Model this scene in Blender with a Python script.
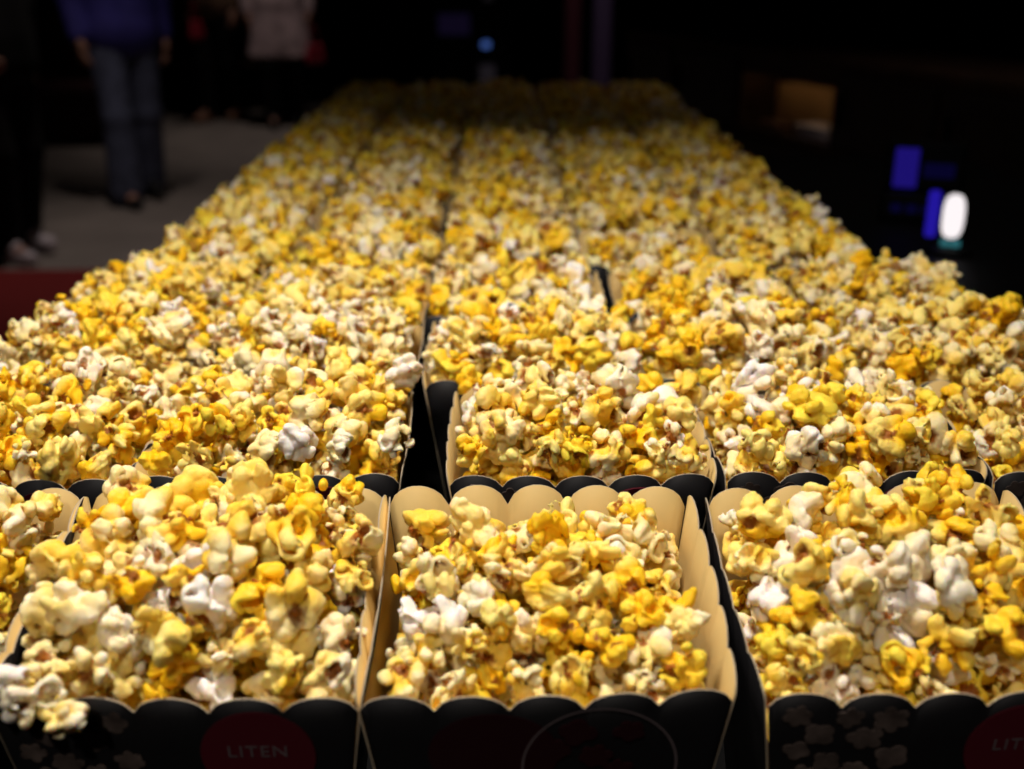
import bpy, math, random
import numpy as np
from mathutils import Vector, Matrix

for o in list(bpy.data.objects):
    bpy.data.objects.remove(o)
SC = bpy.context.scene
COL = SC.collection
R = math.radians

# ------------------------------------------------------------------ camera
CAM_Z, F_PX = 1.34, 1100.0
PITCH = math.atan(429.5 / F_PX)
YAW = math.atan(12 / F_PX)
cd = bpy.data.cameras.new('camera')
cam = bpy.data.objects.new('camera', cd)
COL.objects.link(cam)
cam.location = (0, 0, CAM_Z)
cam.rotation_euler = (math.pi / 2 - PITCH, 0, -YAW)
cd.sensor_width = 36.0
cd.lens = 36.0 * F_PX / 1024
cd.clip_start, cd.clip_end = 0.02, 60
cd.dof.use_dof = True
cd.dof.focus_distance = 0.58
cd.dof.aperture_fstop = 5.4
SC.camera = cam

# ------------------------------------------------------------------ world, exposure
w = bpy.data.worlds.new('world')
SC.world = w
w.use_nodes = True
w.node_tree.nodes['Background'].inputs[0].default_value = (0.9, 0.75, 0.8, 1)
w.node_tree.nodes['Background'].inputs[1].default_value = 0.004
SC.view_settings.view_transform = 'Standard'
SC.view_settings.look = 'None'
SC.view_settings.gamma = 1
SC.view_settings.use_curve_mapping = False
SC.view_settings.exposure = 0.0

LAMP_POS = (-0.13, 0.50, 2.05)      # pendant lamp over the popcorn table
LAMP_WATT = 46.0
LAMP_COL = (1.0, 0.92, 0.82)
FILL_POS, FILL_WATT = (-0.35, -1.15, 3.2), 70.0       # unseen fill spot added behind the camera, aimed at the table
DOWNLIGHTS = [(-1.7, 5.3, 70.0), (-1.7, 8.7, 50.0), (0.95, 2.9, 12.0)]   # ceiling downlights over the far floor, the last added to brighten the cabinet: x, y, watts


# ------------------------------------------------------------------ helpers
def tag(o, label=None, cat=None, group=None, kind=None):
    for k, v in (('label', label), ('category', cat), ('group', group), ('kind', kind)):
        if v:
            o[k] = v
    return o


def mat(name, col, rough=0.6, spec=0.5, metal=0.0, noise=0.0, scale=20.0, emit=None, estr=0.0, bump=0.0):
    m = bpy.data.materials.new(name)
    m.use_nodes = True
    nt = m.node_tree
    b = nt.nodes['Principled BSDF']
    b.inputs['Base Color'].default_value = (*col, 1)
    b.inputs['Roughness'].default_value = rough
    b.inputs['Specular IOR Level'].default_value = spec
    b.inputs['Metallic'].default_value = metal
    if emit:
        b.inputs['Emission Color'].default_value = (*emit, 1)
        b.inputs['Emission Strength'].default_value = estr
    if noise or bump:
        tc = nt.nodes.new('ShaderNodeTexCoord')
        n = nt.nodes.new('ShaderNodeTexNoise')
        n.inputs['Scale'].default_value = scale
        n.inputs['Detail'].default_value = 5
        nt.links.new(tc.outputs['Object'], n.inputs['Vector'])
        if noise:
            r = nt.nodes.new('ShaderNodeValToRGB')
            r.color_ramp.elements[0].position = 0.3
            r.color_ramp.elements[1].position = 0.7
            r.color_ramp.elements[0].color = (*[c * (1 - noise) for c in col], 1)
            r.color_ramp.elements[1].color = (*[min(1, c * (1 + noise)) for c in col], 1)
            nt.links.new(n.outputs['Fac'], r.inputs['Fac'])
            nt.links.new(r.outputs['Color'], b.inputs['Base Color'])
        if bump:
            bm_ = nt.nodes.new('ShaderNodeBump')
            bm_.inputs['Strength'].default_value = bump
            nt.links.new(n.outputs['Fac'], bm_.inputs['Height'])
            nt.links.new(bm_.outputs['Normal'], b.inputs['Normal'])
    return m


def link(name, me, parent=None, loc=None, rotz=0.0):
    o = bpy.data.objects.new(name, me)
    COL.objects.link(o)
    if parent:
        o.parent = parent
    if loc is not None:
        o.location = loc
    o.rotation_euler = (0, 0, rotz)
    return o


def empty(name, loc=(0, 0, 0), rotz=0.0):
    o = bpy.data.objects.new(name, None)
    COL.objects.link(o)
    o.location = loc
    o.rotation_euler = (0, 0, rotz)
    o.empty_display_size = 0.05
    return o


def mesh(name, v, f, mats=(), smooth=False, fm=None):
    me = bpy.data.meshes.new(name)
    me.from_pydata([tuple(map(float, p)) for p in v], [], f)
    for m in mats:
        me.materials.append(m)
    if fm is not None:
        me.polygons.foreach_set('material_index', fm)
    if smooth:
        me.polygons.foreach_set('use_smooth', [True] * len(me.polygons))
    me.update()
    return me


class MB:
    """collects boxes / prisms / lathes into ONE mesh"""
    def __init__(s):
        s.v, s.f = [], []

    def box(s, x0, x1, y0, y1, z0, z1, bev=0.0):
        b = min(bev, (x1 - x0) * .45, (y1 - y0) * .45, (z1 - z0) * .45)
        n = len(s.v)
        if b <= 0:
            s.v += [(x, y, z) for z in (z0, z1) for y in (y0, y1) for x in (x0, x1)]
            for q in ((0, 2, 3, 1), (4, 5, 7, 6), (0, 1, 5, 4), (2, 6, 7, 3), (0, 4, 6, 2), (1, 3, 7, 5)):
                s.f.append([n + i for i in q])
            return s
        # chamfered box: rings of eight points
        def ring(z, i):
            return [(x0 + i + b, y0 + i, z), (x1 - i - b, y0 + i, z), (x1 - i, y0 + i + b, z), (x1 - i, y1 - i - b, z),
                    (x1 - i - b, y1 - i, z), (x0 + i + b, y1 - i, z), (x0 + i, y1 - i - b, z), (x0 + i, y0 + i + b, z)]
        for z, i in ((z0, b * .6), (z0 + b, 0), (z1 - b, 0), (z1, b * .6)):
            s.v += ring(z, i)
        for k in range(3):
            for j in range(8):
                a, c = n + k * 8 + j, n + k * 8 + (j + 1) % 8
                s.f.append([a, c, c + 8, a + 8])
        s.f.append([n + 7 - j for j in range(8)])
        s.f.append([n + 24 + j for j in range(8)])
        return s

    def lathe(s, prof, cx=0, cy=0, seg=32):
        n = len(s.v)
        for r, z in prof:
            for j in range(seg):
                a = 2 * math.pi * j / seg
                s.v.append((cx + r * math.cos(a), cy + r * math.sin(a), z))
        for k in range(len(prof) - 1):
            for j in range(seg):
                a, c = n + k * seg + j, n + k * seg + (j + 1) % seg
                s.f.append([a, c, c + seg, a + seg])
        return s

    def tube(s, pts, r, seg=10):
        n = len(s.v)
        P = [Vector(p) for p in pts]
        for i, p in enumerate(P):
            t = (P[min(i + 1, len(P) - 1)] - P[max(i - 1, 0)]).normalized()
            u = t.cross(Vector((0.3, 0.9, 0.2))).normalized()
            q = t.cross(u)
            for j in range(seg):
                a = 2 * math.pi * j / seg
                s.v.append(tuple(p + r * (math.cos(a) * u + math.sin(a) * q)))
        for k in range(len(P) - 1):
            for j in range(seg):
                a, c = n + k * seg + j, n + k * seg + (j + 1) % seg
                s.f.append([a, c, c + seg, a + seg])
        s.f.append([n + seg - 1 - j for j in range(seg)])
        m = n + (len(P) - 1) * seg
        s.f.append([m + j for j in range(seg)])
        return s

    def build(s, name, m, parent=None, smooth=False, **kw):
        return link(name, mesh(name, s.v, s.f, [m], smooth), parent, **kw)


def surface_nets(F, org, cell):
    """mesh the zero level of a sampled distance field"""
    ins = F < 0
    nx, ny, nz = F.shape
    cs = (slice(0, -1), slice(1, None))
    cnt = np.zeros((nx - 1, ny - 1, nz - 1), np.int8)
    for i in (0, 1):
        for j in (0, 1):
            for k in (0, 1):
                cnt += ins[cs[i], cs[j], cs[k]]
    act = (cnt > 0) & (cnt < 8)
    C = np.argwhere(act)
    idx = -np.ones(act.shape, np.int64)
    idx[act] = np.arange(len(C))
    acc = np.zeros((len(C), 3))
    num = np.zeros(len(C))
    corners = [(i, j, k) for i in (0, 1) for j in (0, 1) for k in (0, 1)]
    vals = {c: F[C[:, 0] + c[0], C[:, 1] + c[1], C[:, 2] + c[2]] for c in corners}
    for a in corners:
        for ax in range(3):
            if a[ax] == 0:
                b = list(a); b[ax] = 1; b = tuple(b)
                va, vb = vals[a], vals[b]
                x = (va < 0) != (vb < 0)
                t = np.where(x, va / np.where(x, va - vb, 1), 0)
                p = np.array(a, float)[None, :] + t[:, None] * (np.array(b) - np.array(a))[None, :]
                acc += np.where(x[:, None], p, 0)
                num += x
    V = np.asarray(org) + (C + acc / num[:, None]) * cell
    quads = []
    for ax in range(3):
        sl0 = [slice(None)] * 3; sl1 = [slice(None)] * 3
        sl0[ax] = slice(0, -1); sl1[ax] = slice(1, None)
        A, B = ins[tuple(sl0)], ins[tuple(sl1)]
        E = np.argwhere(A != B)
        b1, b2 = (ax + 1) % 3, (ax + 2) % 3
        ok = (E[:, b1] > 0) & (E[:, b2] > 0) & (E[:, b1] < F.shape[b1] - 1) & (E[:, b2] < F.shape[b2] - 1)
        E = E[ok]
        d1 = np.zeros(3, int); d1[b1] = 1
        d2 = np.zeros(3, int); d2[b2] = 1
        q = [idx[tuple((E - s1 * d1 - s2 * d2).T)] for s1, s2 in ((1, 1), (0, 1), (0, 0), (1, 0))]
        Q = np.stack(q, 1)
        flip = ~A[tuple(E.T)]
        Q[flip] = Q[flip][:, ::-1]
        quads.append(Q)
    return V, np.concatenate(quads)


def mesh_np(name, V, Q, mats=(), attrs=None, smooth=True, mi=None):
    me = bpy.data.meshes.new(name)
    me.vertices.add(len(V))
    me.vertices.foreach_set('co', np.ascontiguousarray(V, np.float32).ravel())
    me.loops.add(Q.size)
    me.loops.foreach_set('vertex_index', np.ascontiguousarray(Q, np.int32).ravel())
    me.polygons.add(len(Q))
    me.polygons.foreach_set('loop_start', np.arange(0, Q.size, 4, dtype=np.int32))
    me.polygons.foreach_set('loop_total', np.full(len(Q), 4, np.int32))
    me.polygons.foreach_set('use_smooth', np.full(len(Q), smooth))
    for m in mats:
        me.materials.append(m)
    if mi is not None:
        me.polygons.foreach_set('material_index', np.ascontiguousarray(mi, np.int32))
    for k, v in (attrs or {}).items():
        a = me.attributes.new(k, 'FLOAT', 'POINT')
        a.data.foreach_set('value', np.ascontiguousarray(v, np.float32))
    me.update(calc_edges=True)
    return me


# ------------------------------------------------------------------ the room
m_floor = mat('worn grey floor', (0.30, 0.265, 0.24), 0.45, noise=0.15, scale=3)
m_wall = mat('near black wall', (0.010, 0.007, 0.008), 0.8, noise=0.3, scale=2)
m_wall_red = mat('very dark red wall', (0.020, 0.004, 0.005), 0.8, noise=0.3, scale=2)
m_ceil = mat('black ceiling', (0.006, 0.006, 0.006), 0.9)
m_carpet = mat('deep red carpet', (0.22, 0.010, 0.010), 0.95, noise=0.25, scale=60, bump=0.3)
m_black = mat('black lacquer', (0.003, 0.003, 0.0032), 0.55, spec=0.12)
m_blackm = mat('black painted metal', (0.004, 0.004, 0.004), 0.6, spec=0.15)
m_brown = mat('dark brown wood', (0.055, 0.026, 0.014), 0.6, spec=0.3, noise=0.35, scale=9)


def struct(name, m, *b):
    return tag(MB().box(*b).build(name, m), kind='structure')


struct('floor', m_floor, -6, 5, -2, 13, -0.1, 0)
struct('ceiling', m_ceil, -6, 5, -2, 13, 3.2, 3.3)
struct('wall_back', m_wall, -6, 5, 13, 13.1, 0, 3.2)
struct('wall_left', m_wall_red, -6.1, -6, -2, 13, 0, 3.2)
struct('wall_right', m_wall, 5, 5.1, -2, 13, 0, 3.2)
struct('wall_front', m_wall, -6, 5, -2.1, -2, 0, 3.2)
struct('baseboard_back', m_brown, -6, 5, 12.98, 13, 0, 0.1)
struct('baseboard_left', m_brown, -6, -5.98, -2, 13, 0, 0.1)

rug = MB().box(-5.9, -0.9, -1.5, 4.86, 0.0, 0.012, 0.006).build('carpet', m_carpet)
tag(rug, 'deep red carpet on the floor left of the popcorn counter', 'carpet')

# ------------------------------------------------------------------ counter under the popcorn boxes
CZ = 0.895
counter = empty('serving_counter', (0.28, 1.3, 0))
MB().box(-0.74, 0.82, -1.08, 1.32, CZ - 0.035, CZ, 0.006).build('counter_top', m_black, counter)
cb = MB().box(-0.68, 0.76, -1.0, 1.26, 0.08, CZ - 0.035).build('counter_body', m_black, counter)
MB().box(-0.64, 0.72, -0.94, 1.2, 0.0, 0.08).build('plinth', m_blackm, counter)
tag(counter, 'black counter that carries all the popcorn boxes', 'counter')

# ------------------------------------------------------------------ popcorn kernels: shapes
HI, MID, LOW, VLOW, TINY = 0.075, 0.145, 0.215, 0.30, 0.42
NSHAPE = 18


def popcorn_field(seed, cell):
    g = np.random.default_rng(1000 + seed)
    L = 1.42
    n = int(math.ceil(2 * L / cell)) + 1
    ax = -L + np.arange(n) * cell
    X, Y, Z = np.meshgrid(ax, ax, ax, indexing='ij')
    P = np.stack([X, Y, Z], -1)
    sq = g.uniform(0.72, 1.0, 3)
    sq /= sq.max()

    def rdir():
        d = g.normal(size=3)
        return d / np.linalg.norm(d)
    # ragged warp of space
    W = P.copy()
    for fr, am in ((2.3, 0.12), (4.9, 0.075), (9.0, 0.028)):
        for _ in range(2):
            k, v, ph = rdir() * fr, rdir() * am, g.uniform(0, 6.28)
            W = W + np.sin(P @ k + ph)[..., None] * v
    W = W / sq

    def smin(a, b, k):
        h = np.clip(0.5 + 0.5 * (b - a) / k, 0, 1)
        return b + (a - b) * h - k * h * (1 - h)
    kind = seed % 3
    nl = (9, 11, 7)[kind] + int(g.integers(0, 3))
    D = np.linalg.norm(W, axis=-1) - (0.40, 0.46, 0.34)[kind]
    dirs = []
    for i in range(nl):
        for _ in range(12):
            d = rdir()
            if all(d @ e < 0.62 for e in dirs):
                break
        dirs.append(d)
        rad = g.uniform(0.20, 0.38) if kind != 1 else g.uniform(0.27, 0.38)
        c = d * (g.uniform(0.50, 0.80) if kind != 1 else g.uniform(0.5, 0.64))
        st = 1 + g.uniform(-0.25, 0.35)
        q = W - c
        al = (q @ d)[..., None] * d
        q = q + al * (1 / st - 1)
        D = smin(D, np.linalg.norm(q, axis=-1) - rad, 0.03)
        # small knob sitting on the lobe
        for _ in range(int(g.integers(0, 4))):
            c2 = c + rdir() * rad * 0.75
            D = smin(D, np.linalg.norm(W - c2, axis=-1) - rad * g.uniform(0.38, 0.62), 0.025)
    # curled petals: open shells
    for _ in range((2, 0, 3)[kind]):
        d, e = rdir(), rdir()
        c = d * g.uniform(0.5, 0.66)
        rr = g.uniform(0.32, 0.46)
        sh = np.abs(np.linalg.norm(W - c, axis=-1) - rr) - 0.085
        cut = (W - c) @ (d * 0.8 + e * 0.6) - rr * 0.25
        D = smin(D, np.maximum(sh, cut), 0.03)
    hull_d = np.full(D.shape, 9.0)
    hull = np.zeros(D.shape)
    for _ in range((2, 1, 2)[kind]):
        d = rdir()
        c = d * g.uniform(0.52, 0.68)
        rr = g.uniform(0.15, 0.27)
        q = W - c
        t = rdir(); t -= (t @ d) * d; t /= np.linalg.norm(t)
        q = q - (q @ t)[..., None] * t * g.uniform(0.1, 0.4)
        cav = np.linalg.norm(q, axis=-1) - rr
        # widen outwards so the hollow opens to the surface
        along = (W - c) @ d
        rad = np.linalg.norm((W - c) - along[..., None] * d, axis=-1)
        cav = np.minimum(cav, np.maximum(rad - rr * 0.85, -along))
        D = np.maximum(D, -cav)
        deep = np.clip((0.10 - along) / 0.22, 0, 1)
        hull = np.maximum(hull, deep * (cav < cell * 0.8 + 0.05))
        # remains of the brown hull inside
        hc = c - d * rr * 0.5 + t * rr * 0.35
        b = np.linalg.norm(W - hc, axis=-1) - rr * 0.5
        hull = np.where(b < D, 1.0, hull)
        D = np.minimum(D, b)
    rip = 0
    for _ in range(5):
        rip = rip + np.sin(P @ (rdir() * g.uniform(7, 12)) + g.uniform(0, 6.28))
    D = D - 0.008 * rip
    # creases between the flakes
    for fr, dp in ((3.6, 0.075), (5.5, 0.05)):
        nz = 0
        for _ in range(4):
            nz = nz + np.sin(P @ (rdir() * g.uniform(0.7, 1.3) * fr) + g.uniform(0, 6.28))
        D = D + dp * np.exp(-(nz / 0.35) ** 2)
    bt = 0
    for _ in range(4):
        bt = bt + np.sin(P @ (rdir() * g.uniform(1.6, 3.8)) + g.uniform(0, 6.28))
    rad = np.linalg.norm(P, axis=-1)
    butter_glow = np.clip(0.5 + 0.36 * bt + 0.6 * (0.74 - rad), 0, 1)  # butter mottling, plus golden recesses painted in for translucent glow
    V, Q = surface_nets(D, (-L, -L, -L), cell)
    gi = np.clip(((V + L) / cell).round().astype(int), 0, n - 1)
    h = hull[gi[:, 0], gi[:, 1], gi[:, 2]]
    b = butter_glow[gi[:, 0], gi[:, 1], gi[:, 2]]
    V = V / np.percentile(np.linalg.norm(V, axis=1), 92)
    return V, Q, h, b


SHAPES = {c: [popcorn_field(s, c) for s in range(NSHAPE)] for c in (HI, MID, LOW, VLOW, TINY)}

# tints: (name, plain colour, colour of butter and painted glow)
TINTS = [('white', (0.93, 0.86, 0.81), (0.92, 0.76, 0.46)),
         ('cream', (0.93, 0.83, 0.65), (0.93, 0.72, 0.24)),
         ('pale yellow', (0.94, 0.80, 0.46), (0.94, 0.63, 0.08)),
         ('yellow', (0.95, 0.76, 0.24), (0.94, 0.575, 0.020)),
         ('bright yellow', (0.95, 0.71, 0.07), (0.94, 0.53, 0.008))]


def popcorn_mat(name, c0, c1):
    m = bpy.data.materials.new('popcorn ' + name)
    m.use_nodes = True
    nt = m.node_tree
    b = nt.nodes['Principled BSDF']
    b.inputs['Roughness'].default_value = 0.5
    b.inputs['Specular IOR Level'].default_value = 0.2
    b.inputs['Subsurface Weight'].default_value = 0.45
    b.inputs['Subsurface Radius'].default_value = (1.0, 0.6, 0.15)
    b.inputs['Subsurface Scale'].default_value = 0.003
    at = nt.nodes.new('ShaderNodeAttribute'); at.attribute_name = 'butter_glow'
    ah = nt.nodes.new('ShaderNodeAttribute'); ah.attribute_name = 'hull'
    m1 = nt.nodes.new('ShaderNodeMix'); m1.data_type = 'RGBA'
    m1.inputs['A'].default_value = (*c0, 1); m1.inputs['B'].default_value = (*c1, 1)
    nt.links.new(at.outputs['Fac'], m1.inputs['Factor'])
    m2 = nt.nodes.new('ShaderNodeMix'); m2.data_type = 'RGBA'
    m2.inputs['B'].default_value = (0.30, 0.095, 0.010, 1)
    nt.links.new(ah.outputs['Fac'], m2.inputs['Factor'])
    nt.links.new(m1.outputs['Result'], m2.inputs['A'])
    nt.links.new(m2.outputs['Result'], b.inputs['Base Color'])
    tc = nt.nodes.new('ShaderNodeNewGeometry')
    n = nt.nodes.new('ShaderNodeTexNoise')
    n.inputs['Scale'].default_value = 420
    n.inputs['Detail'].default_value = 3
    nt.links.new(tc.outputs['Position'], n.inputs['Vector'])
    bp = nt.nodes.new('ShaderNodeBump')
    bp.inputs['Strength'].default_value = 0.5
    bp.inputs['Distance'].default_value = 0.0012
    nt.links.new(n.outputs['Fac'], bp.inputs['Height'])
    nt.links.new(bp.outputs['Normal'], b.inputs['Normal'])
    return m


PMATS = [popcorn_mat(*t) for t in TINTS]

# ------------------------------------------------------------------ popcorn boxes
BOX_H, BACK_UP, W_TOP, D_TOP, W_BOT, D_BOT = 0.170, 0.027, 0.154, 0.128, 0.108, 0.088
BACK_LOW = 0.005                        # behind the front row the backs stand hardly higher than the fronts
Z0 = CZ + BOX_H                         # rim height of a box front


def paper(name, outer):
    return mat(name, outer, 0.5, spec=0.2)


m_out = paper('black printed card', (0.007, 0.0065, 0.0075))
m_in = mat('cream card inside', (0.58, 0.41, 0.16), 0.6, spec=0.2, noise=0.05, scale=40)
m_edge = mat('cut card edge', (0.42, 0.34, 0.24), 0.8)
m_badge = mat('dark red print', (0.070, 0.006, 0.012), 0.6, spec=0.1)
m_ink = mat('greyish white print', (0.11, 0.085, 0.09), 0.6, spec=0.1)
m_pop = mat('faded popcorn print', (0.065, 0.048, 0.042), 0.6, spec=0.1, noise=0.55, scale=90)
m_maroon = mat('maroon print', (0.020, 0.004, 0.006), 0.6, spec=0.1)


def panel(name, bl, br, tr, tl, n, sag, bow=0.0, seg=9):
    """a scalloped card panel: outer face, inner face and cut edge"""
    bl, br, tr, tl = map(Vector, (bl, br, tr, tl))
    nor = (br - bl).cross(tl - bl).normalized()       # outward
    t = 0.0007
    us, hs = [], []
    for i in range(n):
        for j in range(seg + (i == n - 1)):
            u = j / seg
            us.append((i + u) / n)
            # circular looking arch
            hs.append(sag * (math.sqrt(max(0, 1 - (2 * u - 1) ** 2 * 0.93)) - 0.27) / 0.73 - sag)
    v, f, fm = [], [], []
    N = len(us)
    levels = (0, 0.5, 0.85, 1)
    for side in (0, 1):
        for lv in levels:
            for u, h in zip(us, hs):
                a, b = bl.lerp(br, u), tl.lerp(tr, u)
                up = (b - a).normalized()
                p = a.lerp(b + up * h, lv)
                p = p + nor * bow * lv * math.sin(math.pi * u)
                v.append(p - nor * t * side)
    K = len(levels)
    for side in (0, 1):
        for l in range(K - 1):
            for i in range(N - 1):
                a = side * K * N + l * N + i
                q = [a, a + 1, a + 1 + N, a + N]
                f.append(q if side == 0 else q[::-1])
                fm.append(side)
    for i in range(N - 1):
        a = (K - 1) * N + i
        f.append([a, a + 1, a + 1 + K * N, a + K * N]); fm.append(2)
        f.append([i + 1, i, i + K * N, i + 1 + K * N]); fm.append(2)
    for e, fl in ((0, 0), (N - 1, 1)):
        for l in range(K - 1):
            a = l * N + e
            q = [a, a + N, a + N + K * N, a + K * N]
            f.append(q[::-1] if fl else q); fm.append(2)
    return mesh(name, v, f, [m_out, m_in, m_edge], True, fm)


def box_meshes(seed, bu):
    g = random.Random(seed)
    j = lambda s: g.uniform(-s, s)
    wt, dt, wb, db = W_TOP / 2, D_TOP / 2, W_BOT / 2, D_BOT / 2
    B = {(sx, sy): Vector((sx * wb, sy * db, 0)) for sx in (-1, 1) for sy in (-1, 1)}
    T = {(sx, sy): Vector((sx * (wt + j(.001)), sy * (dt + j(.0015)), BOX_H + (bu if sy > 0 else 0) + j(.001)))
         for sx in (-1, 1) for sy in (-1, 1)}
    gap = 0.0012
    sx_ = Vector((gap, 0, 0)); sy_ = Vector((0, gap, 0))
    out = []
    out.append(('front_panel', panel('front_panel', B[-1, -1], B[1, -1], T[1, -1] - sx_, T[-1, -1] + sx_, 5, 0.0075, 0.002)))
    out.append(('back_panel', panel('back_panel', B[1, 1], B[-1, 1], T[-1, 1] + sx_, T[1, 1] - sx_, 5, 0.0105, 0.003)))
    out.append(('side_panel', panel('side_panel', B[-1, 1], B[-1, -1], T[-1, -1] + sy_, T[-1, 1] - sy_, 5, 0.0045, 0.002)))
    out.append(('side_panel', panel('side_panel', B[1, -1], B[1, 1], T[1, 1] - sy_, T[1, -1] + sy_, 5, 0.0045, 0.002)))
    bm = MB().box(-wb, wb, -db, db, 0, 0.0008)
    out.append(('bottom_panel', mesh('bottom_panel', bm.v, bm.f, [m_in])))
    return out


BOXV = [box_meshes(s, BACK_UP) for s in range(5)]
BOXV_LOW = [box_meshes(20 + s, BACK_LOW) for s in range(5)]


def front_frame(u, z, out=0.0012):
    """point on the outer front face: u across (m from centre), z height above counter"""
    t = z / BOX_H
    y = -(D_BOT / 2 + (D_TOP / 2 - D_BOT / 2) * t)
    bow = 0.002 * t * math.cos(math.pi * min(1, abs(u) / W_TOP))
    return Vector((u, y - bow - out, z))


def blob_mesh(pts, out):
    """flat printed shape lying on the front face, with a hair of thickness"""
    n = len(pts)
    c = sum((Vector((p[0], p[1])) for p in pts), Vector((0, 0))) / n
    v = [front_frame(c.x, c.y, out)] + [front_frame(p[0], p[1], out) for p in pts] + [front_frame(p[0], p[1], 0.0003) for p in pts]
    f = [[0, 1 + i, 1 + (i + 1) % n] for i in range(n)] + [[1 + i, 1 + n + i, 1 + n + (i + 1) % n, 1 + (i + 1) % n] for i in range(n)]
    return v, f


def disc_pts(cx, cz, rx, rz, n=40):
    return [(cx + rx * math.cos(2 * math.pi * i / n), cz + rz * math.sin(2 * math.pi * i / n)) for i in range(n)]


def printed_kernel(cx, cz, r, g):
    k = g.randint(4, 6)
    ph = g.uniform(0, 6.28)
    am = [g.uniform(0.2, 0.45) for _ in range(k)]
    pts = []
    for i in range(30):
        a = 2 * math.pi * i / 30
        q = a * k / (2 * math.pi)
        rr = r * (0.72 + am[int(q) % k] * abs(math.sin(math.pi * q)))
        pts.append((cx + rr * math.cos(a + ph), cz + rr * 0.85 * math.sin(a + ph)))
    return pts


fc = bpy.data.curves.new('lettering', 'FONT')
fc.body = 'LITEN'
fc.size = 0.0088
fc.align_x = 'CENTER'
fc.extrude = 0.00008
fc.space_character = 1.12
_t = bpy.data.objects.new('lettering', fc)
COL.objects.link(_t)
_dg = bpy.context.evaluated_depsgraph_get()
LET = bpy.data.meshes.new_from_object(_t.evaluated_get(_dg))
bpy.data.objects.remove(_t)
LET.name = 'lettering'
LET.materials.clear()
LET.materials.append(m_ink)


def print_front(pn, seed, kind, cx=0.033, cz=0.139):
    g = random.Random(seed)
    if kind == 'badge':
        v, f = blob_mesh(disc_pts(cx, cz, 0.0235, 0.0235), 0.0016)
        link('badge', mesh('badge', v, f, [m_badge]), pn)
        le = LET.copy()
        for q in le.vertices:
            p = front_frame(cx + q.co.x, cz - 0.0005 + q.co.y, 0.0019 + q.co.z)
            q.co = p
        link('lettering', le, pn)
        spots = [(-0.062, 0.158), (-0.052, 0.148), (-0.041, 0.157), (-0.060, 0.139), (-0.033, 0.146), (-0.047, 0.133), (-0.024, 0.156),
                 (-0.056, 0.124), (-0.035, 0.127), (-0.02, 0.135), (-0.045, 0.112), (-0.025, 0.112)]
        for a, b in spots:
            lim = W_BOT / 2 + (W_TOP - W_BOT) / 2 * b / BOX_H - 0.009
            a = max(-lim, min(lim, a))
            v, f = blob_mesh(printed_kernel(a, b, g.uniform(0.0055, 0.0075), g), 0.0014)
            link('printed_kernel', mesh('printed_kernel', v, f, [m_pop]), pn)
    else:
        v, f = blob_mesh(disc_pts(-0.022, 0.138, 0.027, 0.022), 0.0014)
        link('printed_disc', mesh('printed_disc', v, f, [m_maroon]), pn)
        for a, b in ((0.012, 0.150), (0.004, 0.140), (0.020, 0.136), (0.034, 0.150), (0.03, 0.128)):
            v, f = blob_mesh(printed_kernel(a, b, g.uniform(0.006, 0.008), g), 0.0016)
            link('printed_kernel', mesh('printed_kernel', v, f, [m_maroon]), pn)
        n = 48
        v, f = [], []
        for i in range(n):
            a = 2 * math.pi * i / n
            for rr in (0.0315, 0.0325):
                v.append(front_frame(0.022 + rr * math.cos(a), 0.131 + rr * math.sin(a), 0.0017))
        for i in range(n):
            a, b = 2 * i, 2 * ((i + 1) % n)
            f.append([a, a + 1, b + 1, b])
        link('printed_ring', mesh('printed_ring', v, f, [m_ink], True), pn)


# where the boxes stand: distance of each front rim, and column centres, as the rows were set down
ROW_Y = [0.366, 0.566, 0.716] + [0.864 + 0.1475 * k for k in range(11)]
COL_X = {0: [-0.284, -0.132, 0.018, 0.180, 0.338],
         1: [-0.290, -0.135, 0.047, 0.204, 0.360],
         2: [-0.291, -0.138, 0.024, 0.178, 0.336],
         3: [-0.290, -0.139, 0.011, 0.175, 0.328]}
ORD = ['first', 'second', 'third', 'fourth', 'fifth', 'sixth', 'seventh', 'eighth', 'ninth', 'tenth', 'eleventh', 'twelfth',
       'thirteenth', 'fourteenth', 'fifteenth']
COLN = ['leftmost column', 'second column from left', 'middle column', 'second column from right', 'rightmost column']
ROWN = ['front row'] + [ORD[i] + ' row back' for i in range(1, 13)] + ['farthest row']
rng = random.Random(7)
SQUEEZE = 0.895
BOXES = []
for r, y in enumerate(ROW_Y):
    for c in range(5):
        x = COL_X.get(r, [0.009 + 0.139 * (k - 2) for k in range(5)])[c]
        if r > 3:
            x += rng.uniform(-.0015, .0015) + (0 if r != 5 else -0.004 if c < 2 else 0.004)
        yy = y + rng.uniform(-.004, .004) * (r > 0) + D_TOP / 2
        rz = rng.uniform(-1.2, 1.2) * (r > 0) + (0.0 if r else [0, -1.0, 0.3, 1.5, 0.5][c])
        root = empty('popcorn_box', (x, yy, CZ), R(rz))
        if r > 3:
            root.scale = (SQUEEZE, 1, 1)          # the far boxes are pressed together
        nm = 'black scalloped popcorn box, %s, %s' % (COLN[c], ROWN[r])
        if r == 0:
            nm = ['black popcorn box cut off at left edge of front row', 'black popcorn box with dark red LITEN badge, left of the front middle box',
                  'black popcorn box in middle of front row, cream inner walls showing', 'black popcorn box in front row, right of the middle one, heaped full',
                  'black popcorn box cut off at right edge of front row'][c]
        tag(root, nm, 'popcorn box', 'popcorn boxes on the counter')
        vset = (BOXV if r == 0 else BOXV_LOW)[(r * 5 + c) % 5]
        for pname, pm in vset:
            p = link(pname, pm, root)
            if pname == 'front_panel' and r < 2:
                print_front(p, r * 9 + c, 'ring' if (r, c) == (0, 2) else 'badge')
        BOXES.append((r, c, x, yy, R(rz)))

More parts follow.
